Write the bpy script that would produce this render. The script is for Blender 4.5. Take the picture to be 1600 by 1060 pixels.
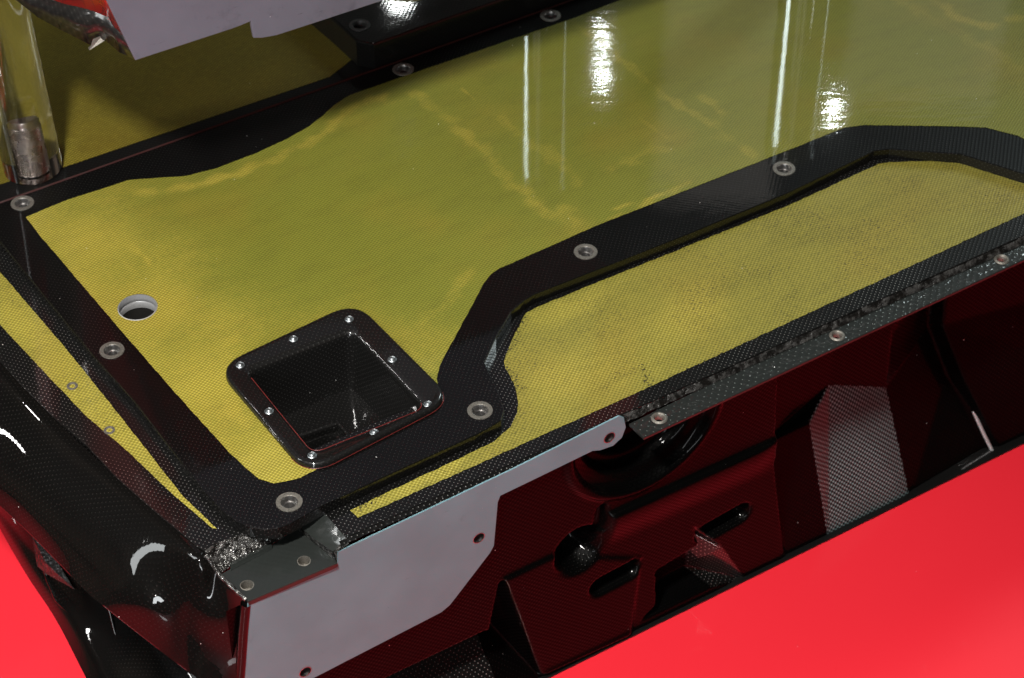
import bpy, bmesh, math, random
import numpy as np
from mathutils import Vector, Matrix

random.seed(7); RNG = np.random.default_rng(7)
scene = bpy.context.scene
for o in list(bpy.data.objects): bpy.data.objects.remove(o)
COL = scene.collection

# ------------------------------------------------------------------ camera
# world: x runs along the tub, y across it, z up; z = 0 is the top of the cover panel
FPX, CX, CY = 3500.0, 800.0, 530.0
TH = math.atan2(3190, FPX)
UP_C = Vector((0, math.cos(TH), -math.sin(TH)))
U_C = Vector((7600, 3190, FPX)).normalized(); U_C = (U_C - UP_C*U_C.dot(UP_C)).normalized()
W_C = U_C.cross(UP_C) if U_C.cross(UP_C).x < 0 else UP_C.cross(U_C)
if W_C.x > 0: W_C = -W_C
CAM = Vector((-2.3*U_C.z, -2.3*W_C.z, -2.3*UP_C.z))
cd = bpy.data.cameras.new('camera'); cam = bpy.data.objects.new('camera', cd); COL.objects.link(cam)
scene.camera = cam
right = Vector((U_C.x, W_C.x, UP_C.x)); upv = Vector((U_C.y, W_C.y, UP_C.y)); fwd = Vector((U_C.z, W_C.z, UP_C.z))
cam.matrix_world = Matrix(((right.x, upv.x, -fwd.x, CAM.x), (right.y, upv.y, -fwd.y, CAM.y), (right.z, upv.z, -fwd.z, CAM.z), (0, 0, 0, 1)))
cd.sensor_width = 36; cd.lens = FPX/1600*36; cd.clip_start = 0.05; cd.clip_end = 60
cd.dof.use_dof = True; cd.dof.focus_distance = 2.22; cd.dof.aperture_fstop = 9.0

def ray(px, py):
    d = Vector((px-CX, CY-py, FPX)).normalized()
    return Vector((d.dot(U_C), d.dot(W_C), d.dot(UP_C)))
def at(px, py, z=0.0):                       # point of the photo on a level plane
    d = ray(px, py); return CAM + d*((z-CAM.z)/d.z)
def aty(px, py, y):                          # point of the photo on an upright plane along the tub
    d = ray(px, py); return CAM + d*((y-CAM.y)/d.y)
def XY(pts, z=0.0): return [tuple(at(*p, z))[:2] for p in pts]

# ------------------------------------------------------------------ world, lamps, exposure
w = bpy.data.worlds.new('World'); scene.world = w; w.use_nodes = True
bg = w.node_tree.nodes['Background']; bg.inputs[0].default_value = (0.9, 0.8, 0.72, 1); bg.inputs[1].default_value = 1.0
wt = w.node_tree                             # the dim hall all round: even, blotchy, out of focus
wc = wt.nodes.new('ShaderNodeTexCoord'); wn_ = wt.nodes.new('ShaderNodeTexNoise'); wn_.inputs['Scale'].default_value = 3.2; wn_.inputs['Detail'].default_value = 3
wr = wt.nodes.new('ShaderNodeValToRGB'); wr.color_ramp.elements[0].position = .50; wr.color_ramp.elements[0].color = (.008, .007, .006, 1)
wr.color_ramp.elements[1].position = .66; wr.color_ramp.elements[1].color = (.12, .088, .066, 1)
wt.links.new(wc.outputs['Generated'], wn_.inputs['Vector']); wt.links.new(wn_.outputs[0], wr.inputs[0]); wt.links.new(wr.outputs[0], bg.inputs[0])
def lamp(name, loc, power, radius, target, size=math.radians(60), blend=0.6, col=(1, .96, .9)):
    l = bpy.data.lights.new(name, 'SPOT'); l.energy = power; l.shadow_soft_size = radius; l.spot_size = size; l.spot_blend = blend; l.color = col
    o = bpy.data.objects.new(name, l); COL.objects.link(o); o.location = loc
    o.rotation_euler = (Vector(target)-Vector(loc)).to_track_quat('-Z', 'Y').to_euler(); return o
def strip(name, loc, power, sx, sy, target, col=(1, 1, 1)):           # upright area light, added for fill and reflections
    l = bpy.data.lights.new(name, 'AREA'); l.shape = 'RECTANGLE'; l.size = sx; l.size_y = sy; l.energy = power; l.color = col
    o = bpy.data.objects.new(name, l); COL.objects.link(o); o.location = loc
    o.rotation_euler = (Vector(target)-Vector(loc)).to_track_quat('-Z', 'Y').to_euler(); return o
lamp('hall_spot_front', (-1.0, -0.75, 1.85), 322, 0.09, (-0.28, -0.20, -.1), math.radians(82), 1.0, (1, .97, .93))
lamp('hall_spot_right', (3.27, 3.19, 3.0), 2.2, 0.013, (0.3, 0.2, 0), math.radians(40), .5, (.93, 1, .98))
lamp('hall_spot_middle', (2.84, 3.96, 3.0), 1.4, 0.010, (0.3, 0.2, 0), math.radians(40), .5, (.93, 1, .98))
lamp('hall_spot_low', (2.71, 3.76, 2.98), 2.0, 0.012, (0.3, 0.2, 0), math.radians(40), .5, (.93, 1, .98))
lamp('hall_spot_back', (2.33, 4.5, 3.0), 7, 0.045, (0.3, 0.2, 0), math.radians(40), .5, (.95, 1, .97))
for i_, (lx, ly, lz, pw) in enumerate([(-3.2, 1.4, 2.6, 34), (-3.3, 2.6, 1.7, 20), (-2.2, 2.8, 2.8, 26)]):
    lamp('hall_spot_side', (lx, ly, lz), pw, 0.06, (-0.3, 0.1, 0), math.radians(40), .5, (1, .98, .95))
strip('hall_screen_left', (-2.9, .9, 2.2), 26, .36, 1.5, (0, .2, 0), (.96, 1, 1))  # added light panel, gives the rods their bright streaks
strip('hall_screen_right', (4.2, 1.7, 3.0), 70, .65, 1.8, (.3, .3, 0), (.85, 1, 1))  # added counterpart on the right, for the mirrored rod streaks
strip('hall_screen_back', (3.12, 3.62, 3.0), .6, .42, 1.0, (.5, .4, 0), (1, .93, .85))  # added dim panel, makes the haze mirrored in the lid
strip('hall_screen_far', (4.0, 3.55, 3.0), .55, .55, .8, (.8, .3, 0), (1, .95, .88))  # second added panel, extends that haze to the right
strip('hall_bar_front', (-2.6, -2.9, 1.5), 60, .30, 2.2, (0, 0, 0), (.95, .98, 1))  # added bar, fills the side plate and streaks rounded edges
vs = scene.view_settings
vs.view_transform = 'Standard'; vs.look = 'None'; vs.gamma = 1.0; vs.exposure = 0.0; vs.use_curve_mapping = False

# ------------------------------------------------------------------ node helpers
class NT:
    def __init__(s, name):
        s.mat = bpy.data.materials.new(name); s.mat.use_nodes = True; s.t = s.mat.node_tree; s.b = s.t.nodes['Principled BSDF']
    def new(s, k, **kw):
        n = s.t.nodes.new(k)
        for a, v in kw.items(): setattr(n, a, v)
        return n
    def link(s, a, b): s.t.links.new(a, b)
    def put(s, sock, v):
        if isinstance(v, bpy.types.NodeSocket): s.link(v, sock)
        else: sock.default_value = v
    def m(s, op, a, b=0.0, c=0.0, clamp=False):
        n = s.new('ShaderNodeMath', operation=op); n.use_clamp = clamp
        s.put(n.inputs[0], a); s.put(n.inputs[1], b); s.put(n.inputs[2], c); return n.outputs[0]
    def mix(s, f, a, b):
        n = s.new('ShaderNodeMix', data_type='RGBA'); s.put(n.inputs[0], f); s.put(n.inputs[6], a); s.put(n.inputs[7], b); return n.outputs[2]
    def sm(s, v, lo, hi):
        n = s.new('ShaderNodeMapRange', interpolation_type='SMOOTHSTEP'); s.put(n.inputs[0], v); n.inputs[1].default_value = lo; n.inputs[2].default_value = hi; return n.outputs[0]
    def coord(s): return s.new('ShaderNodeTexCoord').outputs['Object']
    def noise(s, vec, scale, detail=2.0, rough=.5):
        n = s.new('ShaderNodeTexNoise'); s.put(n.inputs['Vector'], vec); n.inputs['Scale'].default_value = scale; n.inputs['Detail'].default_value = detail; n.inputs['Roughness'].default_value = rough; return n.outputs[0]
    def bump(s, h, dist, strength=1.0, normal=None):
        n = s.new('ShaderNodeBump'); s.put(n.inputs['Height'], h); n.inputs['Distance'].default_value = dist; n.inputs['Strength'].default_value = strength
        if normal is not None: s.link(normal, n.inputs['Normal'])
        return n.outputs[0]
    def mapping(s, vec, rot=(0, 0, 0), scale=(1, 1, 1)):
        n = s.new('ShaderNodeMapping'); s.put(n.inputs[0], vec); n.inputs['Rotation'].default_value = rot; n.inputs['Scale'].default_value = scale; return n.outputs[0]
    def sep(s, vec):
        n = s.new('ShaderNodeSeparateXYZ'); s.put(n.inputs[0], vec); return n.outputs
    def attr(s, name): return s.new('ShaderNodeAttribute', attribute_name=name).outputs['Fac']
    def dust(s, vec, scale=110.0, size=.05, keep=.8):
        n = s.new('ShaderNodeTexVoronoi'); s.put(n.inputs['Vector'], vec); n.inputs['Scale'].default_value = scale
        c = s.sep(n.outputs['Color'])
        big = s.m('MULTIPLY', c[1], size)
        near = s.m('LESS_THAN', n.outputs['Distance'], big)
        return s.m('MULTIPLY', near, s.m('GREATER_THAN', c[0], keep))
    def set(s, **kw):
        for k, v in kw.items(): s.put(s.b.inputs[k.replace('_', ' ')], v)

def weave(n, vec, p, axes, rot=0.0):
    """sines of the two thread directions; 'auto' lays the cloth on whichever plane the moulding faces"""
    c = n.sep(n.mapping(vec, (0, 0, rot)))
    if axes == 'auto':
        g = n.sep(n.new('ShaderNodeNewGeometry').outputs['True Normal'])
        ax, ay, az = [n.m('ABSOLUTE', g[i]) for i in range(3)]
        tz = n.m('GREATER_THAN', az, .72); ty = n.m('GREATER_THAN', ay, ax)
        U = n.m('ADD', c[1], n.m('MULTIPLY', n.m('SUBTRACT', c[0], c[1]), n.m('MAXIMUM', tz, ty)))
        Vv = n.m('ADD', c[2], n.m('MULTIPLY', n.m('SUBTRACT', c[1], c[2]), tz))
    else: U, Vv = c[0], c[1]
    return n.m('SINE', n.m('MULTIPLY', U, math.pi/p)), n.m('SINE', n.m('MULTIPLY', Vv, math.pi/p))

def carbon(name, p=.0029, rot=0.0, dots=.30, base=.006, coat_rough=.03, wrinkle=.00004, wr_scale=60, tint=(1, .97, .92), dustk=.8, fib=0.0, ior=1.42, thr=.70, rough=.42, spec=.12, metk=1.0, coatb=.000004):
    n = NT(name); vec = n.coord()
    su, sv = weave(n, vec, p, 'auto', rot); pr = n.m('MULTIPLY', su, sv)
    d = n.sm(pr, thr, .99)
    patch = n.sm(n.noise(vec, 7, 3), .40, .62)
    d = n.m('MULTIPLY', d, n.m('MULTIPLY_ADD', patch, .8, .2))
    tow = n.sm(pr, -.6, .6)
    bc = (base*tint[0], base*tint[1], base*tint[2], 1)
    if fib: bc = n.mix(tow, bc, (fib*tint[0], fib*tint[1], fib*tint[2], 1))
    col = n.mix(d, bc, (dots*tint[0], dots*tint[1], dots*tint[2], 1))
    du = n.dust(vec, 95, .06, dustk)
    col = n.mix(du, col, (.75, .74, .72, 1))
    smear = n.noise(n.mapping(vec, (0, 0, .5), (1, 3, 1)), 22, 4, .6)
    cr = n.m('MULTIPLY_ADD', smear, .05, coat_rough-.02)
    wn = n.noise(vec, wr_scale, 2, .5)
    cb = n.bump(pr, coatb, 1.0, n.bump(wn, wrinkle))
    met = n.m('MULTIPLY', d, .85) if not fib else n.m('MAXIMUM', n.m('MULTIPLY', d, .85), n.m('MULTIPLY', tow, .8))
    met = n.m('MULTIPLY', n.m('MULTIPLY', met, metk), n.m('SUBTRACT', 1.0, du))
    n.set(Base_Color=col, Metallic=met, Roughness=rough, Specular_IOR_Level=spec, Coat_Weight=1.0, Coat_Roughness=cr, Coat_IOR=ior, Normal=n.bump(pr, .00008, .8), Coat_Normal=cb)
    return n.mat

def kevlar(name, p=.0022, rot=.26, grime=False, light=(.305, .250, .030), dark=(.035, .035, .005), olive=(.156, .160, .019), coat_rough=.04, rowdark=.6):
    n = NT(name); vec = n.coord()
    jit = n.new('ShaderNodeTexNoise'); n.put(jit.inputs['Vector'], vec); jit.inputs['Scale'].default_value = 260
    wv = n.new('ShaderNodeVectorMath', operation='MULTIPLY_ADD'); n.put(wv.inputs[0], jit.outputs['Color']); wv.inputs[1].default_value = (p*.55, p*.55, 0); n.put(wv.inputs[2], vec)
    su, sv = weave(n, wv.outputs[0], p, 'xy', rot); pr = n.m('MULTIPLY', su, sv)
    st = n.attr('stain')
    wob = n.noise(vec, 160, 3, .65)
    st = n.sm(n.m('ADD', st, n.m('MULTIPLY_ADD', wob, .5, -.25)), .08, .95)
    yellow = n.mix(st, olive+(1,), light+(1,))
    big = n.noise(vec, 7, 3)
    yellow = n.mix(n.m('MULTIPLY', n.sm(big, .45, .75), .35), yellow, (light[0]*.85, light[1]*.72, light[2]*.7, 1))
    # painted sheen of the crossing threads and the dark gaps between rows
    thread = n.sm(pr, -.9, .2)
    col = n.mix(thread, n.mix(.42, dark+(1,), yellow), yellow)
    gl = n.sm(pr, .55, .98)
    col = n.mix(n.m('MULTIPLY', gl, n.m('MULTIPLY_ADD', st, .33, .12)), col, (.70, .60, .24, 1))
    rows = n.m('SUBTRACT', 1.0, n.sm(n.m('ABSOLUTE', sv), .05, .55))
    rmask = n.m('MULTIPLY', rows, n.m('MULTIPLY', n.sm(n.noise(n.mapping(vec, (0, 0, rot), (.35, 1, 1)), 45, 3, .7), .42, .72), rowdark))
    col = n.mix(rmask, col, dark+(1,))
    if grime:
        gm = n.attr('grime')
        sp = n.noise(vec, 420, 2, .6)
        g = n.sm(n.m('ADD', n.m('MULTIPLY', gm, .62), n.m('MULTIPLY_ADD', sp, 1.0, -.5)), .34, .48)
        col = n.mix(g, col, (.012, .011, .008, 1))
        fine = n.sm(n.noise(n.mapping(vec, (0, 0, rot), (.45, 1, 1)), 620, 2), .56, .68)
        col = n.mix(n.m('MULTIPLY', fine, n.m('MULTIPLY_ADD', n.sm(n.noise(vec, 14, 3, .6), .42, .68), .75, .12)), col, (.03, .028, .012, 1))
    du = n.dust(vec, 90, .05, .82)
    col = n.mix(du, col, (.8, .8, .74, 1))
    wn = n.noise(vec, 38, 2, .5)
    rip = n.noise(n.mapping(n.mapping(vec, (0, 0, -1.015)), (0, 0, 0), (1, .22, 1)), 75, 2, .6)
    cb = n.bump(pr, .0000025, 1.0, n.bump(rip, .00011, 1.0, n.bump(wn, .00004)))
    smear = n.noise(n.mapping(vec, (0, 0, .9), (1, 2.5, 1)), 9, 4, .6)
    n.set(Base_Color=col, Roughness=.5, Specular_IOR_Level=.25, Coat_Weight=1.0, Coat_IOR=1.42, Coat_Roughness=n.m('MULTIPLY_ADD', smear, .04, coat_rough-.016), Normal=n.bump(pr, .00016, .7), Coat_Normal=cb)
    return n.mat

def metal(name, col, rough=.3, metallic=1.0, bumpd=.0001, scale=300, dirt=.5):
    n = NT(name); vec = n.coord(); k = n.noise(vec, scale, 4, .65)
    c = n.mix(n.m('MULTIPLY', n.sm(k, .45, .75), dirt), col+(1,), (col[0]*.3, col[1]*.28, col[2]*.25, 1))
    n.set(Base_Color=c, Metallic=metallic, Roughness=n.m('MULTIPLY_ADD', k, .25, rough-.1), Normal=n.bump(k, bumpd)); return n.mat

M = {}
M['carbon_cover'] = carbon('carbon_cover', dots=.14, base=.0014, thr=.86)
M['carbon_rim'] = carbon('carbon_rim', rot=.12, dots=.42, base=.003, coat_rough=.05, thr=.80)
M['carbon_wall'] = carbon('carbon_wall', p=.0030, dots=.05, base=.0012, coat_rough=.02, wrinkle=.00001, fib=.0015, thr=.86, coatb=.0000008, ior=1.105, dustk=.86, spec=.02)
M['carbon_twill'] = carbon('carbon_twill', p=.0030, dots=.36, base=.004, coat_rough=.03, wrinkle=.00001, fib=.115, ior=1.12, dustk=.9, thr=.3, metk=.15, tint=(.72, 1, 1), coatb=.000001)
M['carbon_end'] = carbon('carbon_end', p=.0030, dots=.022, base=.003, coat_rough=.02, wrinkle=.00016, wr_scale=24, tint=(1, .9, .82), ior=1.36, spec=.02)
M['carbon_well'] = carbon('carbon_well', p=.0030, dots=.06, base=.005, coat_rough=.04, wrinkle=.00012, wr_scale=150)
M['carbon_flange'] = carbon('carbon_flange', p=.0048, dots=.28, base=.014, coat_rough=.06, wrinkle=.0011, wr_scale=140, tint=(.9, 1, .92), thr=.86)
M['resin_green'] = carbon('resin_green', p=.004, dots=.03, base=.018, coat_rough=.14, wrinkle=.0003, wr_scale=130, tint=(.88, 1, .92))
M['resin_wrinkled'] = carbon('resin_wrinkled', p=.004, dots=.05, base=.014, coat_rough=.05, wrinkle=.0022, wr_scale=260)
M['black_gloss'] = carbon('black_gloss', p=.003, dots=.03, base=.005, coat_rough=.02, wrinkle=.00002)
M['kevlar_cover'] = kevlar('kevlar_cover')
M['kevlar_rim'] = kevlar('kevlar_rim', p=.0024, rot=.12, grime=True, olive=(.185, .165, .026), light=(.31, .262, .036), rowdark=.8, coat_rough=.10)
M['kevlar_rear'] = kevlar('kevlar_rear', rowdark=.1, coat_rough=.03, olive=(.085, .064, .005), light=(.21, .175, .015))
M['steel'] = metal('steel', (.38, .37, .36), .3, 1.0, .0003, 400, .8)
M['steel_dull'] = metal('steel_dull', (.20, .185, .16), .5, .7, .0004, 700, .8)
M['rivet'] = metal('rivet', (.26, .28, .29), .36, .9, .0001, 400, .3)
M['hole_dark'] = metal('hole_dark', (.012, .011, .010), .5, 0.0)
M['red_edge'] = metal('red_edge', (.10, .010, .008), .35, 0.0, .0003, 120, .9)
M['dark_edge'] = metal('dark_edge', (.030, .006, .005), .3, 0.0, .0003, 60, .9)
M['white_shim'] = metal('white_shim', (.55, .60, .58), .4, 0.0)
def alu(name, c0):
    n = NT(name); vec = n.coord(); k = n.noise(vec, 9, 4, .6); f = n.noise(vec, 900, 2, .6)
    g_ = lambda m_: (c0[0]*m_, c0[1]*m_, c0[2]*m_, 1)
    c = n.mix(n.sm(n.noise(vec, 4.5, 4, .65), .3, .7), g_(.86), g_(1.10)); c = n.mix(n.sm(n.noise(vec, 28, 4, .7), .60, .8), c, g_(.75)); c = n.mix(n.sm(n.noise(n.mapping(vec, (0, .6, .3), (1, 6, 6)), 30, 4, .7), .66, .74), c, g_(.55))
    c = n.mix(n.dust(vec, 120, .06, .8), c, (.5, .5, .5, 1))
    n.set(Base_Color=c, Metallic=.0, Specular_IOR_Level=.25, Roughness=n.m('MULTIPLY_ADD', k, .2, .36), Normal=n.bump(f, .00012)); return n.mat
M['alu'] = alu('grey_anodised', (.135, .232, .262))
M['primer'] = alu('grey_primer', (.115, .113, .142))
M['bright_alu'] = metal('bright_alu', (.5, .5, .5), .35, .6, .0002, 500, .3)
M['stud_metal'] = metal('stud_metal', (.62, .54, .50), .25, 1.0, .00001, 60, .3)
def film(name, c0, met):
    n = NT(name); vec = n.coord(); k = n.noise(vec, 420, 3, .6); g = n.noise(vec, 130, 3, .6)
    c = n.mix(n.sm(g, .4, .65), (c0*.12, c0*.11, c0*.10, 1), (c0, c0*.97, c0*.92, 1))
    n.set(Base_Color=c, Metallic=met, Roughness=.22, Coat_Weight=.6, Coat_Roughness=.06, Normal=n.bump(k, .0011, 1.0, n.bump(g, .003)))
    return n.mat
M['crinkled_film'] = film('crinkled_film', .20, .7)
M['crinkled_dark'] = film('crinkled_dark', .10, .5)
M['bronze_edge'] = metal('bronze_edge', (.06, .025, .010), .3, .3, .0002, 200, .5)
def redpaint(name, base):
    n = NT(name); vec = n.coord()
    c = n.mix(n.dust(vec, 60, .035, .86), base+(1,), (.9, .3, .3, 1))
    n.set(Base_Color=c, Roughness=.5, Specular_IOR_Level=.3, Coat_Weight=1.0, Coat_Roughness=.04, Coat_Normal=n.bump(n.noise(vec, 30, 2), .00015)); return n.mat
M['red'] = redpaint('red_paint', (.80, .021, .036))
M['red_module'] = redpaint('red_module', (.55, .006, .006))
def acrylic():
    n = NT('clear_acrylic'); n.set(Base_Color=(.985, .99, .985, 1), Transmission_Weight=1.0, IOR=1.49, Roughness=.0); return n.mat
M['acrylic'] = acrylic()

# ------------------------------------------------------------------ mesh helpers
def thing(name, label, cat, loc, group=None):
    o = bpy.data.objects.new(name, None); COL.objects.link(o); o.location = loc; o.empty_display_size = .05
    o['label'] = label; o['category'] = cat
    if group: o['group'] = group
    return o
def obj(name, bm, mat, parent=None, smooth=None, label=None, recalc=True):
    if recalc: bmesh.ops.recalc_face_normals(bm, faces=bm.faces[:])
    me = bpy.data.meshes.new(name); bm.to_mesh(me); bm.free(); return link(name, me, mat, parent, smooth, label)
def base_of(p):
    v = Vector((0, 0, 0))
    while p is not None: v += p.location; p = p.parent
    return v
def link(name, me, mat, parent=None, smooth=None, label=None):
    o = bpy.data.objects.new(name, me); COL.objects.link(o)
    if not me.materials: me.materials.append(M[mat])
    if parent is not None:
        o.parent = parent; o.location = -base_of(parent)
    if smooth is not None:
        me.shade_smooth()
        if smooth < 180: me.set_sharp_from_angle(angle=math.radians(smooth))
    if label: o['label'] = label
    return o
def bevel(o, wd=.001, seg=2, ang=35):
    return o                                  # plates carry their own chamfer

def rpoly(pts, rad, n=8):
    """polygon with rounded corners; rad a number or one per corner"""
    out = []; N = len(pts)
    for i in range(N):
        a = Vector(pts[i-1]); b = Vector(pts[i]); c = Vector(pts[(i+1) % N])
        r = rad[i] if isinstance(rad, (list, tuple)) else rad
        if r <= 0: out.append(tuple(b)); continue
        d1 = (a-b); d2 = (c-b); l1 = d1.length; l2 = d2.length; d1.normalize(); d2.normalize()
        ang = d1.angle(d2); t = min(r/math.tan(ang/2), .48*l1, .48*l2)
        p1 = b+d1*t; p2 = b+d2*t
        for k in range(n+1):
            s = k/n; q = (p1*(1-s)**2 + b*2*s*(1-s)*.94 + (p1+p2)*.5*2*s*(1-s)*.06 + p2*s**2); out.append(tuple(q))
    return out
def circle(c, r, n=32, z=None): return [(c[0]+r*math.cos(2*math.pi*k/n), c[1]+r*math.sin(2*math.pi*k/n)) for k in range(n)]
def densify(poly, step, jit=0.0):
    out = []; N = len(poly)
    for i in range(N):
        a = Vector(poly[i]); b = Vector(poly[(i+1) % N]); L = (b-a).length; k = max(1, int(L/step)); nrm = Vector((-(b-a).y, (b-a).x)); nrm = nrm.normalized() if nrm.length else nrm
        for j in range(k):
            p = a.lerp(b, j/k)
            if jit: p = p+nrm*random.uniform(-jit, jit)
            out.append(tuple(p))
    return out
def fill(bm, loops, z):
    edges = []; vl = []
    for lp in loops:
        vs_ = [bm.verts.new((p[0], p[1], z)) for p in lp]; vl.append(vs_)
        for i in range(len(vs_)): edges.append(bm.edges.new((vs_[i-1], vs_[i])))
    r = bmesh.ops.triangle_fill(bm, use_beauty=True, use_dissolve=False, edges=edges)
    return vl, [f for f in r['geom'] if isinstance(f, bmesh.types.BMFace)]
def offset(poly, d):
    """move every edge of a closed outline inwards by d"""
    n_ = len(poly); ar = sum(poly[i-1][0]*poly[i][1]-poly[i][0]*poly[i-1][1] for i in range(n_)); sg = 1 if ar > 0 else -1; out = []
    for i in range(n_):
        a = Vector(poly[i-1]); b = Vector(poly[i]); e = Vector(poly[(i+1) % n_]); u = (b-a); v = (e-b)
        if u.length < 1e-9: u = v
        if v.length < 1e-9: v = u
        u.normalize(); v.normalize(); n1 = Vector((-u.y, u.x)); n2 = Vector((-v.y, v.x)); m_ = n1+n2
        if m_.length < 1e-6: m_ = n1.copy()
        m_.normalize(); out.append(tuple(b+m_*sg*d/max(.5, m_.dot(n1))))
    return out
def plate(loops, z1, z0, ch=.0009):
    """slab from an outline and its holes, the upper edges chamfered"""
    bm = bmesh.new(); sgn_ = 1 if z1 > z0 else -1
    ins = [offset(lp, ch if i == 0 else -ch*.7) for i, lp in enumerate(loops)]; mid = [offset(lp, ch*.3 if i == 0 else -ch*.2) for i, lp in enumerate(loops)]
    a, fa = fill(bm, ins, z1); b, fb = fill(bm, loops, z0)
    for lt, lm, lo, lb in zip(a, mid, loops, b):
        r1 = [bm.verts.new((p[0], p[1], z1-sgn_*ch*.3)) for p in lm]; r2 = [bm.verts.new((p[0], p[1], z1-sgn_*ch)) for p in lo]
        for p_, q_ in ((lt, r1), (r1, r2), (r2, lb)):
            for i in range(len(p_)): bm.faces.new((p_[i-1], p_[i], q_[i], q_[i-1]))
    return bm
def yplate(pts_xz, y0, y1, holes=(), ch=.0009):
    """upright plate: outline in x,z between y0 (front) and y1"""
    bm = plate([pts_xz]+list(holes), y0, y1, ch)
    for v in bm.verts: v.co = Vector((v.co.x, v.co.z, v.co.y))
    return bm
def loft(loops, closed=True, cap=False):
    bm = bmesh.new(); rows = [[bm.verts.new(p) for p in lp] for lp in loops]
    for a, b in zip(rows, rows[1:]):
        n = len(a)
        for i in range(n if closed else n-1):
            j = (i+1) % n
            try: bm.faces.new((a[i], a[j], b[j], b[i]))
            except ValueError: pass
    if cap: bm.faces.new(rows[-1])
    return bm
def lathe(c, prof, n=36, axis='z', cap=True):
    loops = []
    for r, h in prof:
        lp = []
        for k in range(n):
            a = 2*math.pi*k/n
            lp.append((c[0]+r*math.cos(a), c[1]+r*math.sin(a), c[2]+h) if axis == 'z' else (c[0]+r*math.cos(a), c[1]-h, c[2]+r*math.sin(a)))
        loops.append(lp)
    return loft(loops, True, cap)
def facets(faces):
    bm = bmesh.new(); cache = {}
    for f in faces:
        vv = []
        for p in f:
            k = tuple(round(c, 5) for c in p)
            if k not in cache: cache[k] = bm.verts.new(p)
            vv.append(cache[k])
        try: bm.faces.new(vv)
        except ValueError: pass
    return bm

def resample(pts, n):
    P = [Vector(p) for p in pts]; L = [0]
    for a, b in zip(P, P[1:]): L.append(L[-1]+(b-a).length)
    out = []
    for k in range(n+1):
        s = L[-1]*k/n; i = 0
        while i < len(L)-2 and L[i+1] < s: i += 1
        t = (s-L[i])/max(1e-9, L[i+1]-L[i]); out.append(tuple(P[i].lerp(P[i+1], t)))
    return out
def tube(pts, rad, n=8, cnt=14):
    bm = bmesh.new(); loops = []
    P_ = [Vector(p) for p in resample(pts, cnt)]
    for i, p in enumerate(P_):
        t = (P_[min(i+1, len(P_)-1)]-P_[max(i-1, 0)]).normalized(); s = t.cross(Vector((0, 0, 1))).normalized(); u = s.cross(t)
        loops.append([tuple(p+(s*math.cos(2*math.pi*k/n)+u*math.sin(2*math.pi*k/n))*rad) for k in range(n)])
    bm.free(); return loft(loops, True)
def seg_dist(P, a, b):
    a = np.array(a); b = np.array(b); d = b-a; t = np.clip(((P-a)@d)/(d@d+1e-12), 0, 1); return np.linalg.norm(P-(a+t[:, None]*d), axis=1)
def poly_sd(P, poly):
    """signed distance, negative inside"""
    poly = np.array(poly); inside = np.zeros(len(P), bool); dist = np.full(len(P), 1e9)
    for i in range(len(poly)):
        a = poly[i-1]; b = poly[i]; dist = np.minimum(dist, seg_dist(P, a, b))
        c = ((a[1] > P[:, 1]) != (b[1] > P[:, 1])); x = (b[0]-a[0])*(P[:, 1]-a[1])/((b[1]-a[1]) if b[1] != a[1] else 1e-12)+a[0]
        inside ^= (c & (P[:, 0] < x))
    return np.where(inside, -dist, dist)
def sstep(v, lo, hi):
    t = np.clip((v-lo)/(hi-lo), 0, 1); return t*t*(3-2*t)
def fabric(name, loops, z, mat, parent, step, stains, z_px=0.0, grime=None, base_stain=0.0, label=None):
    """a thin fabric layer cut into a fine net so that stains (worn, resin-rich spots of the cloth) can follow it"""
    bm = bmesh.new(); fill(bm, loops, z)
    xs = [v.co.x for v in bm.verts]; ys = [v.co.y for v in bm.verts]
    for lo, hi, ax in ((min(xs), max(xs), 0), (min(ys), max(ys), 1)):
        q = lo+step
        while q < hi:
            co = (q, 0, 0) if ax == 0 else (0, q, 0); no = (1, 0, 0) if ax == 0 else (0, 1, 0)
            bmesh.ops.bisect_plane(bm, geom=bm.verts[:]+bm.edges[:]+bm.faces[:], plane_co=co, plane_no=no); q += step
    for f in bm.faces:
        if f.normal.z < 0: f.normal_flip()
    me = bpy.data.meshes.new(name); bm.to_mesh(me); bm.free()
    n = len(me.vertices); co = np.empty(n*3); me.vertices.foreach_get('co', co); P = co.reshape(-1, 3)[:, :2]
    st = np.full(n, base_stain)
    for pts, wpx, s in stains:
        q = XY(pts, z); d = np.full(n, 1e9)
        for a, b in zip(q, q[1:]): d = np.minimum(d, seg_dist(P, a, b))
        wd = wpx*.00066; ph_ = RNG.uniform(0, 6.28, 6)
        d = d+min(wd, .011)*.30*(np.sin(P[:, 0]*160+ph_[0]+2*np.sin(P[:, 1]*75+ph_[1]))+.8*np.sin(P[:, 1]*210+ph_[2]+1.5*np.sin(P[:, 0]*130+ph_[3])))
        s = s*(.8+.2*np.sin(P[:, 0]*38+ph_[4])*np.sin(P[:, 1]*47+ph_[5]))
        st = np.maximum(st, s*(1-sstep(d, wd*.05, wd*1.25)))
    A = me.attributes.new('stain', 'FLOAT', 'POINT'); A.data.foreach_set('value', st.astype(np.float32))
    if grime is not None:
        g = grime(P); B = me.attributes.new('grime', 'FLOAT', 'POINT'); B.data.foreach_set('value', g.astype(np.float32))
    return link(name, me, mat, parent, None, label)

# ------------------------------------------------------------------ setting: the red display table
ZR = -.370
bm = plate([rpoly([(-1.7, -1.25), (1.9, -1.25), (1.9, 1.7), (-1.7, 1.7)], .08)], ZR, ZR-.05, .012)
o = bevel(obj('display_table', bm, 'red'), .012, 4); o['kind'] = 'structure'

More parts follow.
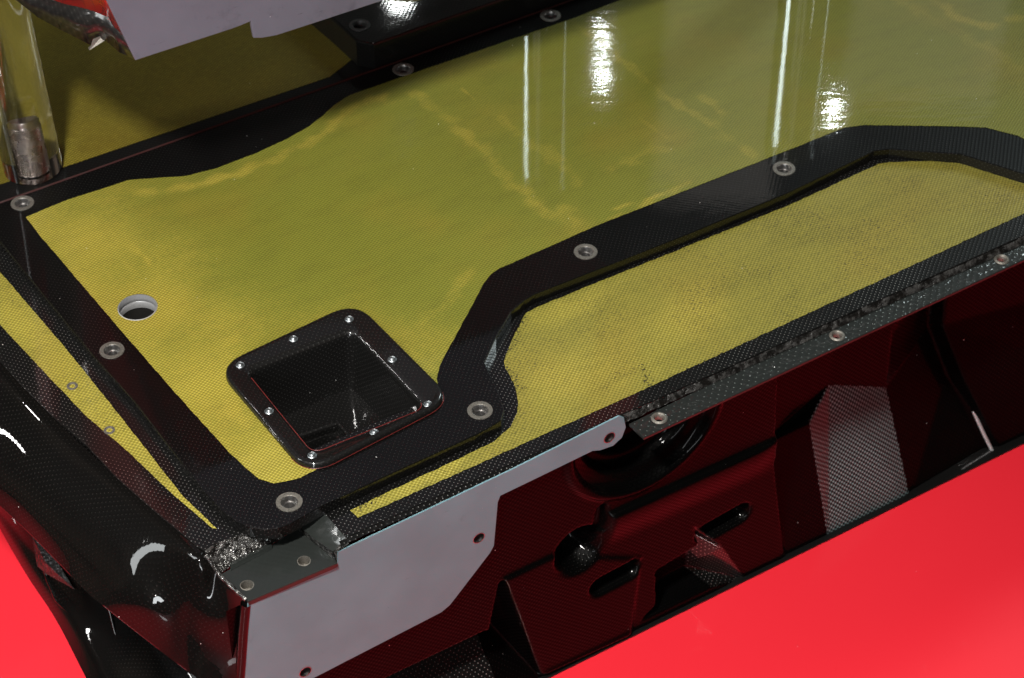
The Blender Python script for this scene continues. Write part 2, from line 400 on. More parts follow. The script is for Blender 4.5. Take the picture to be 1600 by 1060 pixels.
# ------------------------------------------------------------------ cover panel (lid)
ZL, TL = 0.0, .013
cover = thing('cover_panel', 'large flat lid of yellow-green aramid cloth with wide black carbon border and steel bushings', 'cover panel', (.1, .2, -TL))
YF = .486
lid_front_px = [(820, 469), (799, 487), (775, 528), (757, 567), (779, 613), (788, 640), (783, 657), (770, 665)]
lid_outer = [(-.392, YF), (-.386, .425), *XY([(71, 465), (149, 560), (210, 628), (272, 708), (318, 768)]),
             *XY([(345, 797), (368, 815), (390, 824), (412, 828), (434, 826), (455, 818), (504, 790), (640, 727), (745, 679)]),
             *XY(lid_front_px[::-1]), *XY([(835, 460), (1070, 368), (1230, 302), (1366, 236), (1390, 233), (1502, 241), (1546, 255), (1600, 272), (1700, 300)]),
             (.95, -.13), (1.2, -.13), (1.2, YF)]
bush_px = [(452, 785), (750, 642), (915, 394), (1225, 264), (175, 548), (35, 318), (630, 109), (860, 25)]
bush = [tuple(at(*p))[:2] for p in bush_px]
hole_c = tuple(at(215, 481))[:2]; hole_r = .0205
pk_out = XY([(338, 579), (556, 476), (709, 629), (481, 747)]); pk_in = XY([(386, 584), (551, 520), (664, 641), (490, 712)])
def inset(poly, d):
    c = Vector((sum(p[0] for p in poly)/len(poly), sum(p[1] for p in poly)/len(poly))); out = []
    for i in range(len(poly)):
        a, b, e = Vector(poly[i-1]), Vector(poly[i]), Vector(poly[(i+1) % len(poly)])
        u = (a-b).normalized(); v = (e-b).normalized(); s = abs(u.x*v.y-u.y*v.x); out.append(tuple(b+(u+v)*d/max(s, .2)))
    return out
pk_hole = rpoly(inset(pk_in, -.004), .014, 8)
BR = .0100
loops = [lid_outer]+[circle(c, BR, 28) for c in bush]+[circle(hole_c, hole_r, 48), pk_hole]
bevel(obj('carbon_border', plate(loops, ZL, -TL), 'carbon_cover', cover), .0012, 2, 50)
# thin reddish strip painted in for the red reflection along the far edge
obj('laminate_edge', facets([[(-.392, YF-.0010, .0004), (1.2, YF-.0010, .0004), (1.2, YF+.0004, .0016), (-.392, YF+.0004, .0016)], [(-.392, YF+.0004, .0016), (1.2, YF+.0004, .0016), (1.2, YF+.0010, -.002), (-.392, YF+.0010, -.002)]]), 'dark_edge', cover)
# aramid field
field_px_front = [(1540, 200), (1480, 198), (1350, 196), (1320, 200), (1290, 212), (1240, 232), (1060, 303), (930, 354), (800, 412), (780, 420), (766, 430), (752, 450), (738, 478), (715, 520), (695, 556), (687, 572), (683, 592),
                  (686, 612), (676, 640), (650, 654), (600, 678), (540, 708), (503, 730), (470, 747), (447, 753), (428, 756), (405, 749), (390, 737), (360, 710), (260, 599), (146, 467), (60, 366), (40, 340)]
field_px_far = [(105, 313), (180, 289), (200, 282), (240, 279), (290, 276), (340, 263), (400, 240), (450, 217), (485, 197), (505, 181), (522, 165), (545, 150), (640, 117), (771, 72), (902, 27), (955, 6)]
field = XY(field_px_far)+[(.62, .445), (.80, .40), (.95, .30), (1.12, .25), (1.12, -.05), (.90, -.05)]+[tuple(at(1640, 238))[:2], tuple(at(1590, 213))[:2]]+XY(field_px_front)
field = densify(field, .006, .00035)
stains = [
 ([(650, 148), (690, 178), (734, 215), (768, 250), (802, 288), (836, 318), (870, 338), (905, 362)], 22, .58),
 ([(775, 182), (815, 210), (850, 238), (905, 285)], 18, .48), ([(840, 225), (868, 245)], 20, .6),
 ([(955, 265), (1000, 243), (1045, 228)], 18, .48), ([(1000, 185), (1030, 208), (1058, 224)], 5, .6),
 ([(946, 331), (1010, 312), (1080, 282)], 5, .9), ([(905, 362), (1000, 325), (1060, 300)], 8, .55),
 ([(905, 45), (940, 66), (985, 105), (1040, 150), (1110, 195), (1178, 243)], 15, .52),
 ([(60, 338), (115, 322), (300, 290), (360, 276), (430, 250), (500, 212), (545, 170), (600, 148)], 16, .75),
 ([(700, 113), (708, 124)], 6, .8), ([(720, 138), (742, 157)], 4, .8),
 ([(80, 330), (150, 372), (200, 412), (222, 440), (240, 468), (285, 505), (305, 528)], 9, .75),
 ([(150, 352), (225, 400), (255, 440), (290, 490), (345, 512), (362, 530)], 12, .85),
 ([(60, 345), (130, 420), (180, 500), (270, 575), (330, 640), (400, 720)], 34, .75),
 ([(362, 530), (335, 560), (330, 600), (380, 660), (430, 735)], 26, .95), ([(290, 560), (335, 590)], 25, .8),
 ([(640, 520), (690, 480), (735, 425)], 20, .55), ([(640, 540), (670, 580), (690, 540)], 22, .58),
 ([(420, 745), (500, 735)], 30, 1.0), ([(1430, -20), (1500, 30), (1545, 42), (1610, 25)], 18, .6), ([(1380, -10), (1480, 40), (1600, 110)], 26, .4),
 ([(1100, 150), (1130, 180), (1120, 215)], 14, .5), ([(880, 330), (905, 350)], 25, .6), ([(560, 170), (640, 155)], 10, .4),
]
kevl = fabric('aramid_field', [field, circle(hole_c, hole_r+.0004, 48), rpoly(inset(pk_in, -.002), .014, 8)], ZL+.0005, 'kevlar_cover', cover, .005, stains+[([(60, 345), (200, 470), (330, 620), (440, 745)], 230, .85), ([(350, 500), (560, 520), (690, 560)], 150, .42)], base_stain=.08, label='yellow-green woven field of the lid with resin streaks')  # broad near-left patch: yellower cloth plus the stronger light there, painted in
# bushings
for c in bush:
    pr = [(BR+.0028, .0002), (BR+.0026, .0009), (BR*.86, .0010), (BR*.80, .0004)]
    b = obj('bushing', lathe((c[0], c[1], ZL), pr, 40, cap=False), 'steel_dull', cover, 40)
    pr = [(BR*.80, .0006), (BR*.74, -.001), (BR*.70, -.0055), (BR*.44, -.0060), (BR*.40, -.0070), (BR*.40, -.011), (0.0005, -.0112)]
    obj('threaded_insert', lathe((c[0], c[1], ZL), pr, 32), 'steel', b, 40)
    mb = lathe((c[0], c[1], ZL), [(BR*.50, -.0053), (0.0005, -.0054)], 24); obj('bore', mb, 'hole_dark', b, 40)  # black disc over the insert paints the dark of its hole
# round hole with aluminium collar
hc = obj('hole_collar', lathe((hole_c[0], hole_c[1], ZL), [(hole_r+.0002, .0004), (hole_r-.0007, .0008), (hole_r-.0012, -.004), (hole_r-.0012, -.0075), (hole_r-.0004, -.0085), (hole_r-.0012, -.0095), (hole_r-.0012, -.017)], 56, cap=False), 'bright_alu', cover, 40)
obj('hole_bottom', lathe((hole_c[0], hole_c[1], ZL), [(hole_r-.0005, -.017), (hole_r-.002, -.045), (.001, -.045)], 40), 'hole_dark', hc, 40)
# pocket insert: flange, well, rivets
def ring(poly, ins, z, r): return [(p[0], p[1], z) for p in rpoly(inset(poly, ins), r, 9)]
fl = loft([ring(pk_out, 0, .0003, .030), ring(pk_out, .0004, .0040, .030), ring(pk_out, .0014, .0058, .029), ring(pk_out, .0034, .0066, .028), ring(pk_out, .006, .0062, .026),
           ring(pk_in, -.008, .0042, .016), ring(pk_in, -.003, .0034, .013), ring(pk_in, -.0008, .0020, .012), ring(pk_in, .0003, -.001, .012), ring(pk_in, .0012, -.006, .012)])
pocket = obj('pocket_insert', fl, 'carbon_well', cover, 60, label='glossy black square recessed pocket held by rivets')
wl = loft([ring(pk_in, .0010, -.004, .012), ring(pk_in, .0030, -.030, .012), ring(pk_in, .006, -.062, .012), ring(pk_in, .009, -.068, .010)])
obj('pocket_well', wl, 'carbon_well', pocket, 60)
pin = inset(pk_in, .009)
cxy = lambda u, v: tuple((Vector(pin[3])*(1-u)+Vector(pin[2])*u)*(1-v)+(Vector(pin[0])*(1-u)+Vector(pin[1])*u)*v)
sub = [cxy(.06, .05), cxy(.50, .05), cxy(.50, .60), cxy(.06, .60)]
bmf = bmesh.new(); fill(bmf, [rpoly(pin, .010, 9), rpoly(sub, .010, 6)], -.068); obj('pocket_floor', bmf, 'carbon_well', pocket)
obj('floor_recess', loft([[(p[0], p[1], -.068) for p in rpoly(sub, .010, 6)], [(p[0], p[1], -.072) for p in rpoly(inset(sub, .001), .010, 6)], [(p[0], p[1], -.100) for p in rpoly(inset(sub, .003), .010, 6)]], True, True), 'carbon_well', pocket, 50)
# a raised rib on the floor, right of the recess
ra = [cxy(.56, .02), cxy(.62, .02), cxy(.62, .66), cxy(.04, .70), cxy(.04, .64), cxy(.56, .60)]
bevel(obj('floor_rib', plate([ra], -.058, -.0675, .003), 'carbon_well', pocket), .003, 3)
edge_ = [Vector(p) for p in ring(pk_in, -.0010, .0040, .0125)]
POCKET_EDGE = [tuple(p) for p in edge_[22:]]+[tuple(edge_[0])]
rv_px = [(546, 505), (459, 536), (376, 577), (421, 649), (488, 718), (585, 682), (669, 638), (613, 568)]
for i, p in enumerate(rv_px):
    c = at(*p); c.z = .0052
    r = obj('rivet', lathe(c, [(.0046, -.0006), (.0046, .0006), (.0038, .0012), (.0033, .0007), (.0029, .0012), (.0022, .0022), (.0010, .0028), (.0003, .0029)], 24), 'rivet', pocket, 50)

# ------------------------------------------------------------------ carbon tub under the lid
ZM = -.0135                               # rim level
tub = thing('carbon_tub', 'glossy black carbon fibre tub with yellow aramid rim panels standing on the red table', 'carbon tub', (.1, .1, ZR))
rim_left_px = [(0, 565), (34, 603), (82, 651), (136, 698), (181, 746), (240, 798), (306, 853), (319, 861)]
YW = -.1405
rim_outer = [(-.50, YF+.02), tuple(at(-120, 425, ZM))[:2]]+XY(rim_left_px, ZM)+XY([(336, 850), (362, 841), (398, 830)], ZM)+XY([(440, 817), (500, 795), (520, 818), (543, 841)], ZM)+[(XY([(545, 840)], ZM)[0][0], YW), (1.2, YW), (1.2, YF+.02)]
und = rpoly([(-.335, .42), (-.335, -.02), (-.05, -.02), (.08, .10), (1.1, .10), (1.1, .42)], .03)
o = bevel(obj('rim', plate([rim_outer, und[::-1]], ZM, ZM-.0085), 'carbon_rim', tub), .0010, 2, 50)
# aramid panel on the front rim
pf = [(547, 798), (607, 769), (690, 730), (745, 704), (772, 690), (798, 668), (808, 645), (810, 628), (803, 600), (790, 577), (787, 565), (793, 548), (808, 515), (822, 489), (840, 480), (930, 443), (1070, 387), (1240, 318), (1372, 257), (1392, 254), (1498, 251), (1530, 266), (1600, 284), (1720, 318)]
pb = [(1720, 282), (1600, 334), (1450, 404), (1300, 473), (1000, 612), (800, 702), (559, 810)]
pan = densify(XY(pf, ZM)+XY(pb, ZM), .005, .0005)
lid_edge = XY([(504, 790), (745, 679), (779, 640), (757, 567), (799, 487), (820, 469), (1070, 370), (1366, 236)], ZM)
def grime_rim(P):
    g = np.zeros(len(P))
    for pts, wpx, s in [([(800, 700), (812, 640), (788, 567), (822, 489), (900, 456), (1070, 387), (1240, 318)], 20, .40), ([(795, 545), (820, 500)], 30, .55), ([(790, 575), (812, 605)], 34, .55),
                        ([(960, 590), (1005, 570), (1010, 600)], 26, .52), ([(930, 600), (960, 610)], 30, .4), ([(860, 540), (900, 520)], 50, .35), ([(1180, 445), (1260, 405)], 90, .34), ([(1080, 400), (1180, 450)], 70, .32),
                        ([(1260, 410), (1330, 470)], 70, .3), ([(545, 805), (600, 775)], 16, .6), ([(1000, 612), (1200, 520)], 14, .5), ([(1480, 330), (1560, 300)], 40, .4)]:
        q = XY(pts, ZM); d = np.full(len(P), 1e9)
        for a, b in zip(q, q[1:]): d = np.minimum(d, seg_dist(P, a, b))
        wd = wpx*.00066; g = np.maximum(g, s*(1-sstep(d, 0, wd)))
    return g
fabric('rim_panel', [pan], ZM+.0004, 'kevlar_rim', tub, .005, [([(1385, 415), (1389, 416)], 9, 1.0), ([(700, 720), (560, 795)], 40, 1.0), ([(880, 600), (1100, 480)], 120, .7), ([(850, 500), (1000, 440)], 60, .6)], grime=grime_rim, base_stain=.35, label='worn yellow aramid panel with black specks in front of the lid')
# aramid strip on the left rim
sl = [(-110, 300), (0, 425), (102, 544), (165, 622), (228, 702), (285, 775), (339, 827), (332, 826), (268, 771), (196, 703), (136, 652), (68, 581), (0, 508), (-110, 395)]
fabric('rim_strip', [densify(XY(sl, ZM), .005, .0003)], ZM+.0004, 'kevlar_rim', tub, .006, [([(0, 470), (330, 825)], 60, .9)], grime=lambda P: np.zeros(len(P)), base_stain=.6, label='narrow yellow aramid wedge along the left rim')
for p in [(113, 604), (171, 673)]:
    c = at(*p, ZM); b = obj('flush_screw', lathe((c.x, c.y, ZM), [(.0058, .0003), (.0056, .0010), (.0045, .0011), (.0043, .0006), (.0030, .0006), (.0026, -.0002), (.0003, -.0004)], 28), 'steel_dull', tub, 40)
# rear strip of the rim behind the lid and the rear panel
# corner recess: floor, walls, ramp
ZC = -.0335
c_floor = [(345, 897), (421, 853), (464, 825), (519, 866), (527, 880), (388, 940), (366, 921)]
fl_xy = XY(c_floor, ZC)
holes_px = [(475, 877), (386, 915)]
hl = [circle(tuple(at(*p, ZC))[:2], .0062, 28) for p in holes_px]
bevel(obj('corner_ledge', plate([fl_xy]+hl, ZC, ZC-.006), 'resin_green', tub), .0014, 3, 50)
for p in holes_px:
    c = at(*p, ZC); obj('ledge_hole', lathe((c.x, c.y, ZC), [(.0066, .0003), (.0058, .0005), (.0055, -.004), (.0052, -.010), (.0003, -.0102)], 28), 'steel_dull', tub, 40)
f3 = lambda p, z: tuple(at(*p, z))
def patchmesh(rowA, rowB, n=10, m=6, sag=.002, amp=.0008):
    """curved moulded web between two edge lines"""
    A = resample(rowA, n); B = resample(rowB, n); loops = []
    for j in range(m+1):
        t = j/m; loops.append([tuple(Vector(a).lerp(Vector(b), t)+Vector((random.uniform(-amp, amp), random.uniform(-amp, amp), -sag*math.sin(math.pi*t)+random.uniform(-amp, amp))) * (1 if 0 < j < m else .2)) for a, b in zip(A, B)])
    return loft(loops, False)
wa = [f3((319, 861), ZM), f3((336, 850), ZM), f3((362, 841), ZM), f3((398, 830), ZM), f3((425, 822), ZM)]
wb = [f3((342, 900), ZC), f3((353, 890), ZC), f3((380, 876), ZC), f3((421, 853), ZC), f3((445, 838), ZC)]
obj('recess_web', patchmesh(wa, wb, 60, 26, .003, .0009), 'crinkled_film', tub, 180, 'crinkled shiny web in the corner recess')
bevel(obj('recess_rib', facets([[f3((360, 884), ZC+.004), f3((425, 852), ZC+.004), f3((425, 858), ZC+.0005), f3((360, 892), ZC+.0005)], [f3((360, 884), ZC+.004), f3((425, 852), ZC+.004), f3((420, 846), ZC+.001), f3((358, 876), ZC+.001)]]), 'resin_green', tub), .0006)
ra = [f3((500, 795), ZM), f3((520, 817), ZM), f3((543, 841), ZM-.001)]
rb_ = [f3((462, 818), ZC+.010), f3((490, 842), ZC+.010), f3((520, 862), ZC+.009)]
obj('recess_ramp', patchmesh(ra, rb_, 14, 6, .002, .0003), 'resin_green', tub, 180)
rc = [f3((464, 827), ZC), f3((492, 850), ZC), f3((524, 876), ZC)]
obj('recess_step', patchmesh(rb_, rc, 30, 6, 0, .0005), 'crinkled_dark', tub, 180)
e1 = [aty(527, 884, -.1462), aty(527, 862, -.1455), aty(543, 843, -.1425), aty(520, 862, -.138)]
obj('recess_lug', facets([[tuple(v) for v in (aty(519, 862, -.139), aty(540, 842, -.139), aty(545, 850, -.1462), aty(526, 864, -.1462))], [tuple(v) for v in (aty(519, 862, -.139), aty(526, 864, -.1462), aty(527, 882, -.1462), aty(520, 874, -.139))]]), 'crinkled_film', tub)
obj('shim', facets([[f3((406, 836), ZC+.012), f3((421, 836), ZC+.010), f3((417, 848), ZC+.003)]]), 'white_shim', tub)  # small white triangle in the corner recess

# grey side plate on the front face
YP = -.1462
def xz(pts, y=YP): return [(aty(*p, y).x, aty(*p, y).z) for p in pts]
pl_px = [(388, 941), (527, 881), (528, 863), (640, 810), (800, 734), (968, 650), (975, 653), (978, 668), (972, 684), (958, 697), (938, 704), (926, 705), (840, 747), (782, 775), (778, 785), (772, 853), (766, 864), (714, 932), (703, 946), (690, 957), (490, 1060), (400, 1105), (372, 1120)]
ph = [(952, 684), (748, 841), (477, 1050)]
holes = [circle((aty(*p, YP).x, aty(*p, YP).z), .0062, 28) for p in ph]
sp = bevel(obj('side_plate', yplate(xz(pl_px), YP, -.1447, holes, .0003), 'alu', tub, label='flat grey anodised side plate with three holes'), .0008, 2, 50)
for p in ph:
    c = aty(*p, YP); obj('plate_hole', lathe((c.x, YP, c.z), [(.0068, .0002), (.0060, .0004), (.0058, -.004), (.0055, -.012), (.0003, -.012)], 28, 'y'), 'steel', sp, 40)
# flange strip right of the plate
ZF = -.0222
fpx = [(983, 662), (1300, 507), (1500, 410), (1590, 366), (1760, 290), (1760, 332), (1600, 406), (1300, 546), (1006, 684)]
fh = [(1030, 654), (1308, 525), (1565, 406), (1640, 371)]
frx = XY(fpx, ZF)
flg = bevel(obj('flange_strip', plate([frx]+[circle(tuple(at(*p, ZF))[:2], .0056, 24) for p in fh], ZF, ZF-.0035), 'carbon_flange', tub, label='long dark greenish carbon flange strip along the front edge'), .0008, 2, 50)
for p in fh:
    c = at(*p, ZF); obj('grommet', lathe((c.x, c.y, ZF), [(.0085, .0002), (.0078, .0014), (.0062, .0018), (.0050, .0008), (.0046, -.004), (.0046, -.006)], 28, cap=False), 'steel_dull', flg, 50)
# raw rough seam between rim edge and flange
se = []; sf = []
for i in range(161):
    x = .035+i*(1.1/160); j = random.uniform(-.0006, .0006); se.append((x, YW-.0004+j*.6, ZM-.001+j)); sf.append((x, YW-.0045+random.uniform(-.0007, .0007), ZF+.0006+random.uniform(-.0003, .0007)))
obj('seam', loft([se, [tuple(Vector(a).lerp(Vector(b), .5)+Vector((0, random.uniform(-.0008, .0002), random.uniform(-.0005, .0005)))) for a, b in zip(se, sf)], sf], False), 'crinkled_dark', tub, 180)
se = []; sf = []
for i in range(121):
    x = -.28+i*(.32/120); se.append((x, YW-.0003, ZM-.0006)); sf.append((x, -.1448+random.uniform(-.0006, .0004), ZM-.0035+random.uniform(-.0006, .0006)))
obj('plate_seam', loft([se, sf], False), 'carbon_rim', tub, 180)

# moulded front wall: one continuous shell, its relief measured outwards from the plane y = YW
DX = .0017
gx = np.arange(-.40, 1.0, DX); gz = np.arange(ZR+.002, -.0255, DX)
X, Zg = np.meshgrid(gx, gz); P = np.stack([X.ravel(), Zg.ravel()], 1)
H = np.zeros(len(P))
q = lambda pts, d=0.0: [(aty(*p, YW-d).x, aty(*p, YW-d).z) for p in pts]
# slightly stepped lower half
dline = q([(955, 803), (1085, 744), (1250, 668)]); 
def above(P, a, b): return (b[0]-a[0])*(P[:, 1]-a[1])-(b[1]-a[1])*(P[:, 0]-a[0])
a, b = np.array(dline[0]), np.array(dline[1]); sgn = above(P, a, b)/np.linalg.norm(b-a)
xa = dline[0][0]; xb = dline[2][0]
tt = -sgn; H += .008*sstep(tt, -.002, .0025)*(1-sstep(tt, .004, .055))*sstep(P[:, 0], xa-.006, xa+.004)*(1-sstep(P[:, 0], xb-.06, xb))
# dome with rings
dc = np.array(q([(1010, 668)])[0]); r = np.linalg.norm((P-dc)*np.array([1, 1.05]), axis=1); R = .098
prof_r = [0, .030, .040, .052, .056, .066, .070, .084, .089, .094, .100]; prof_h = [-.050, -.048, -.040, -.038, -.026, -.024, -.012, -.006, .004, .005, 0]
H = np.where(r < .1, np.interp(r, prof_r, prof_h), H)
# raised box panel
box = q([(786, 906), (865, 868), (1003, 872), (987, 990), (845, 1055), (820, 1010)])
H += .004*(1-sstep(poly_sd(P, box), -.003, .0015))
bot = q([(850, 1048), (984, 984), (986, 992), (850, 1058)]); H += .002*(1-sstep(poly_sd(P, bot), -.002, .001))
# strip and tilted facet left of it
# scoop with a neck
sc = q([(905, 862), (938, 830), (943, 800)]); 
d1 = np.linalg.norm((P-np.array(sc[0]))*np.array([1, .95]), axis=1); H -= .034*(1-sstep(d1, .008, .034))
d2 = np.minimum(seg_dist(P, sc[1], sc[2]), seg_dist(P, sc[0], sc[1])); H -= .012*(1-sstep(d2, .003, .009))
# oval slots
for (p1, p2, wd, dp) in [((1105, 836), (1158, 806), .0165, .020), ((938, 915), (985, 890), .0160, .020)]:
    a_, b_ = q([p1, p2]); d = seg_dist(P, a_, b_); H -= dp*(1-sstep(d, wd*.35, wd))
# facets given corner by corner: photo point and how far out of the plane it stands
def V(px, py, d): p = aty(px, py, YW-d); return (p.x, p.z, d)
F = []
def quad(*v): F.append((v[0], v[1], v[2])); (len(v) > 3) and F.append((v[0], v[2], v[3]))
# notch right of the lower slot: back face, floor and slanted cheek
na = V(1005, 868, -.03); nb = V(1074, 826, -.03); nc = V(1070, 886, -.03); nd = V(1006, 920, -.03); ne = V(1113, 920, 0); nf = V(1002, 974, 0); ng = V(1086, 824, 0); nh = V(1130, 857, 0); ni = V(1167, 907, 0)
quad(na, nb, nc, nd); quad(nd, nc, ne, nf); quad(nb, ng, nh); quad(nb, nh, nc); quad(nc, nh, ni); quad(nc, ni, ne)
# buttress at the right with its dark flank and the rounded ridge beyond
TOP = lambda px, py, d: (V(px, py, d)[0], -.018, d)
A0 = TOP(1302, 530, -.060); B0 = TOP(1392, 490, -.060); C0 = V(1297, 603, -.056); D0 = V(1386, 607, -.056); E0 = V(1266, 662, -.032); F0 = V(1296, 846, .0); G0 = V(1424, 784, .0)
L1 = TOP(1172, 560, -.050); L2 = V(1186, 700, -.034); L3 = V(1230, 880, 0)
quad(L1, A0, C0, L2); quad(L2, C0, E0); quad(L2, E0, F0, L3)
quad(A0, B0, D0, C0); quad(C0, D0, G0, F0); quad(C0, F0, E0)
H0 = TOP(1446, 470, -.090); H1 = V(1452, 510, -.088); H2 = V(1480, 585, -.064); I0 = V(1546, 722, -.006)
quad(B0, H0, H1, D0); quad(D0, H1, H2, G0); quad(G0, H2, I0)
K0 = TOP(1468, 460, -.066); K1 = V(1474, 510, -.064); K2 = V(1505, 585, -.042); K3 = V(1568, 712, -.002)
quad(H0, K0, K1, H1); quad(H1, K1, K2, H2); quad(H2, K2, K3, I0)
N0 = TOP(1800, 330, -.05); N1 = V(1800, 420, -.04); N2 = V(1800, 600, .0)
quad(K0, N0, N1, K1); quad(K1, N1, N2, K2); quad(K2, N2, K3)
# lower left: tilted facet and dark strip beside it
T0 = V(520, 1010, -.07); T1 = V(716, 920, -.07); T2 = V(778, 1068, .0); T3 = V(520, 1190, .0); S1 = V(762, 880, -.03); S2 = V(846, 1062, .0); S0 = V(786, 906, .0)
quad(T0, T1, T2, T3); quad(T1, S1, S2, T2); quad(S1, S0, S2)
for tri in F:
    a_, b_, c_ = [np.array(v) for v in tri]; v0 = b_[:2]-a_[:2]; v1 = c_[:2]-a_[:2]; den = v0[0]*v1[1]-v1[0]*v0[1]
    if abs(den) < 1e-9: continue
    w_ = P-a_[:2]; uu = (w_[:, 0]*v1[1]-v1[0]*w_[:, 1])/den; vv = (v0[0]*w_[:, 1]-w_[:, 0]*v0[1])/den
    ins = (uu >= -.001) & (vv >= -.001) & (uu+vv <= 1.001); H = np.where(ins, a_[2]+uu*(b_[2]-a_[2])+vv*(c_[2]-a_[2]), H)
Hg = H.reshape(X.shape)
for _ in range(3):
    K = np.pad(Hg, 1, mode='edge'); Hg = (K[1:-1, 1:-1]*4+(K[:-2, 1:-1]+K[2:, 1:-1]+K[1:-1, :-2]+K[1:-1, 2:])*1.0)/8
ny, nx = Hg.shape
Zt = np.where(X < -.272, np.minimum(Zg, -.043), Zg)
vco = np.stack([X.ravel(), (YW+.002-Hg).ravel(), Zt.ravel()], 1)
idx = np.arange(nx*ny).reshape(ny, nx); qd = np.stack([idx[:-1, :-1], idx[:-1, 1:], idx[1:, 1:], idx[1:, :-1]], -1).reshape(-1, 4)
me = bpy.data.meshes.new('front_wall'); me.from_pydata(vco.tolist(), [], qd.tolist()); me.update()
me.materials.append(M['carbon_wall']); me.materials.append(M['carbon_twill']); me.materials.append(M['carbon_rim'])
cen = (P[qd[:, 0]]+P[qd[:, 2]])/2; tw = np.zeros(len(qd), np.int32)
for pg, mi in (([C0, D0, G0, F0, E0], 1), ([T0, T1, T2, T3], 2), ([nb, ng, nh, ni, ne, nc], 2)): tw[poly_sd(cen, [v_[:2] for v_ in pg]) < 0] = mi  # paler weave on tilted facets: partly lay-up, partly caught light painted in
me.polygons.foreach_set('material_index', tw)
link('front_wall', me, 'carbon_wall', tub, 180, 'moulded black carbon front wall with slots, scoop and buttress')
obj('ridge_bead', tube([aty(1500, 600, YW+.058), aty(1522, 645, YW+.036), aty(1538, 680, YW+.020), aty(1555, 714, YW+.004)], .0024, 10, 20), 'bright_alu', tub, 180, 'bright polished edge on the ridge of the front wall')  # light metal bead in place of the highlight along the ridge
# sill along the foot of the wall
bevel(obj('sill', plate([[(-.40, YW+.10), (-.40, YW-.0030), (1.2, YW-.0030), (1.2, YW+.10)]], ZR+.0025, ZR+.0005), 'black_gloss', tub), .002, 3)

# left end wall: rows of photo points with their level, back to front
rows = [
 [(-120, 425, ZM-.0005), (0, 565, ZM-.0005), (82, 651, ZM-.0005), (181, 746, ZM-.0005), (250, 806, ZM-.0005), (306, 853, ZM-.0005), (322, 868, ZM-.004), (342, 898, ZC+.002), (365, 920, ZC+.0005), (386, 938, ZC-.001)],
 [(-130, 455, -.018), (-6, 590, -.018), (74, 674, -.018), (172, 765, -.018), (240, 824, -.018), (297, 872, -.018), (316, 888, -.022), (336, 910, -.038), (362, 930, -.040), (386, 946, -.040)],
 [(-140, 540, -.036), (-16, 655, -.036), (60, 735, -.036), (158, 822, -.036), (226, 876, -.036), (284, 922, -.048), (306, 938, -.054), (330, 956, -.062), (360, 974, -.070), (384, 984, -.074)],
 [(-140, 620, -.060), (-18, 728, -.060), (54, 798, -.060), (148, 880, -.060), (214, 934, -.060), (272, 978, -.086), (298, 994, -.092), (324, 1010, -.100), (356, 1024, -.108), (382, 1030, -.112)],
 [(-130, 668, -.086), (-6, 786, -.086), (54, 842, -.086), (128, 918, -.086), (172, 956, -.086), (262, 1026, -.120), (300, 1054, -.13), (330, 1072, -.14), (354, 1086, -.15), (378, 1094, -.16)],
 [(-132, 660, -.322), (-8, 778, -.322), (50, 832, -.322), (124, 908, -.322), (168, 946, -.322), (258, 1018, -.322), (296, 1048, -.322), (326, 1066, -.322), (350, 1082, -.322), (376, 1094, -.322)],
 [(-120, 672, -.338), (0, 800, -.338), (54, 865, -.338), (118, 945, -.338), (165, 1000, -.338), (235, 1085, -.338), (270, 1120, -.338), (300, 1150, -.338), (330, 1170, -.338), (352, 1190, -.338)],
 [(-105, 668, -.351), (-2, 812, -.351), (48, 888, -.351), (103, 965, -.351), (152, 1040, -.351), (215, 1140, -.351), (255, 1190, -.351), (280, 1225, -.351), (310, 1250, -.351), (340, 1270, -.351)],
 [(-90, 655, -.367), (-6, 815, -.367), (40, 896, -.367), (87, 968, -.367), (132, 1055, -.367), (195, 1180, -.367), (230, 1240, -.367), (260, 1290, -.367), (285, 1330, -.367), (330, 1330, -.367)],
]
def crom(vals, t):
    n = len(vals)-1; s = t*n; i = min(int(s), n-1); f = s-i
    p0 = vals[max(i-1, 0)]; p1 = vals[i]; p2 = vals[i+1]; p3 = vals[min(i+2, n)]
    return .5*((2*p1)+(p2-p0)*f+(2*p0-5*p1+4*p2-p3)*f*f+(3*p1-p0-3*p2+p3)*f**3)
R3 = [[at(a, b, c) for a, b, c in r] for r in rows]
top = []
NU = 120
fine = [[crom(r, k/NU) for k in range(NU+1)] for r in R3]
def span(rs, per):
    out = []
    for k in range((len(rs)-1)*per+1):
        t = k/((len(rs)-1)*per); out.append([tuple(crom([r[i] for r in rs], t)) for i in range(NU+1)])
    return out
upper = span(fine[:5], 10); lower = span(fine[5:], 10)
obj('end_wall', loft(upper+lower, False), 'carbon_end', tub, 50, label='bulging glossy black carbon end wall at the left')
obj('edge_fillet', tube([at(321, 866, ZM-.002), at(330, 880, ZM-.010), at(343, 899, ZC+.002), at(366, 921, ZC+.001), at(385, 938, ZC-.001)], .0022, 10, 40), 'crinkled_film', tub, 180)  # bright film bead added for the white highlight along the rim corner
obj('edge_fillet', tube([aty(384, 943, -.1425), aty(380, 985, -.1425), aty(377, 1030, -.1425), aty(373, 1080, -.1425), aty(368, 1130, -.1425)], .0052, 12, 40), 'carbon_end', tub, 180)
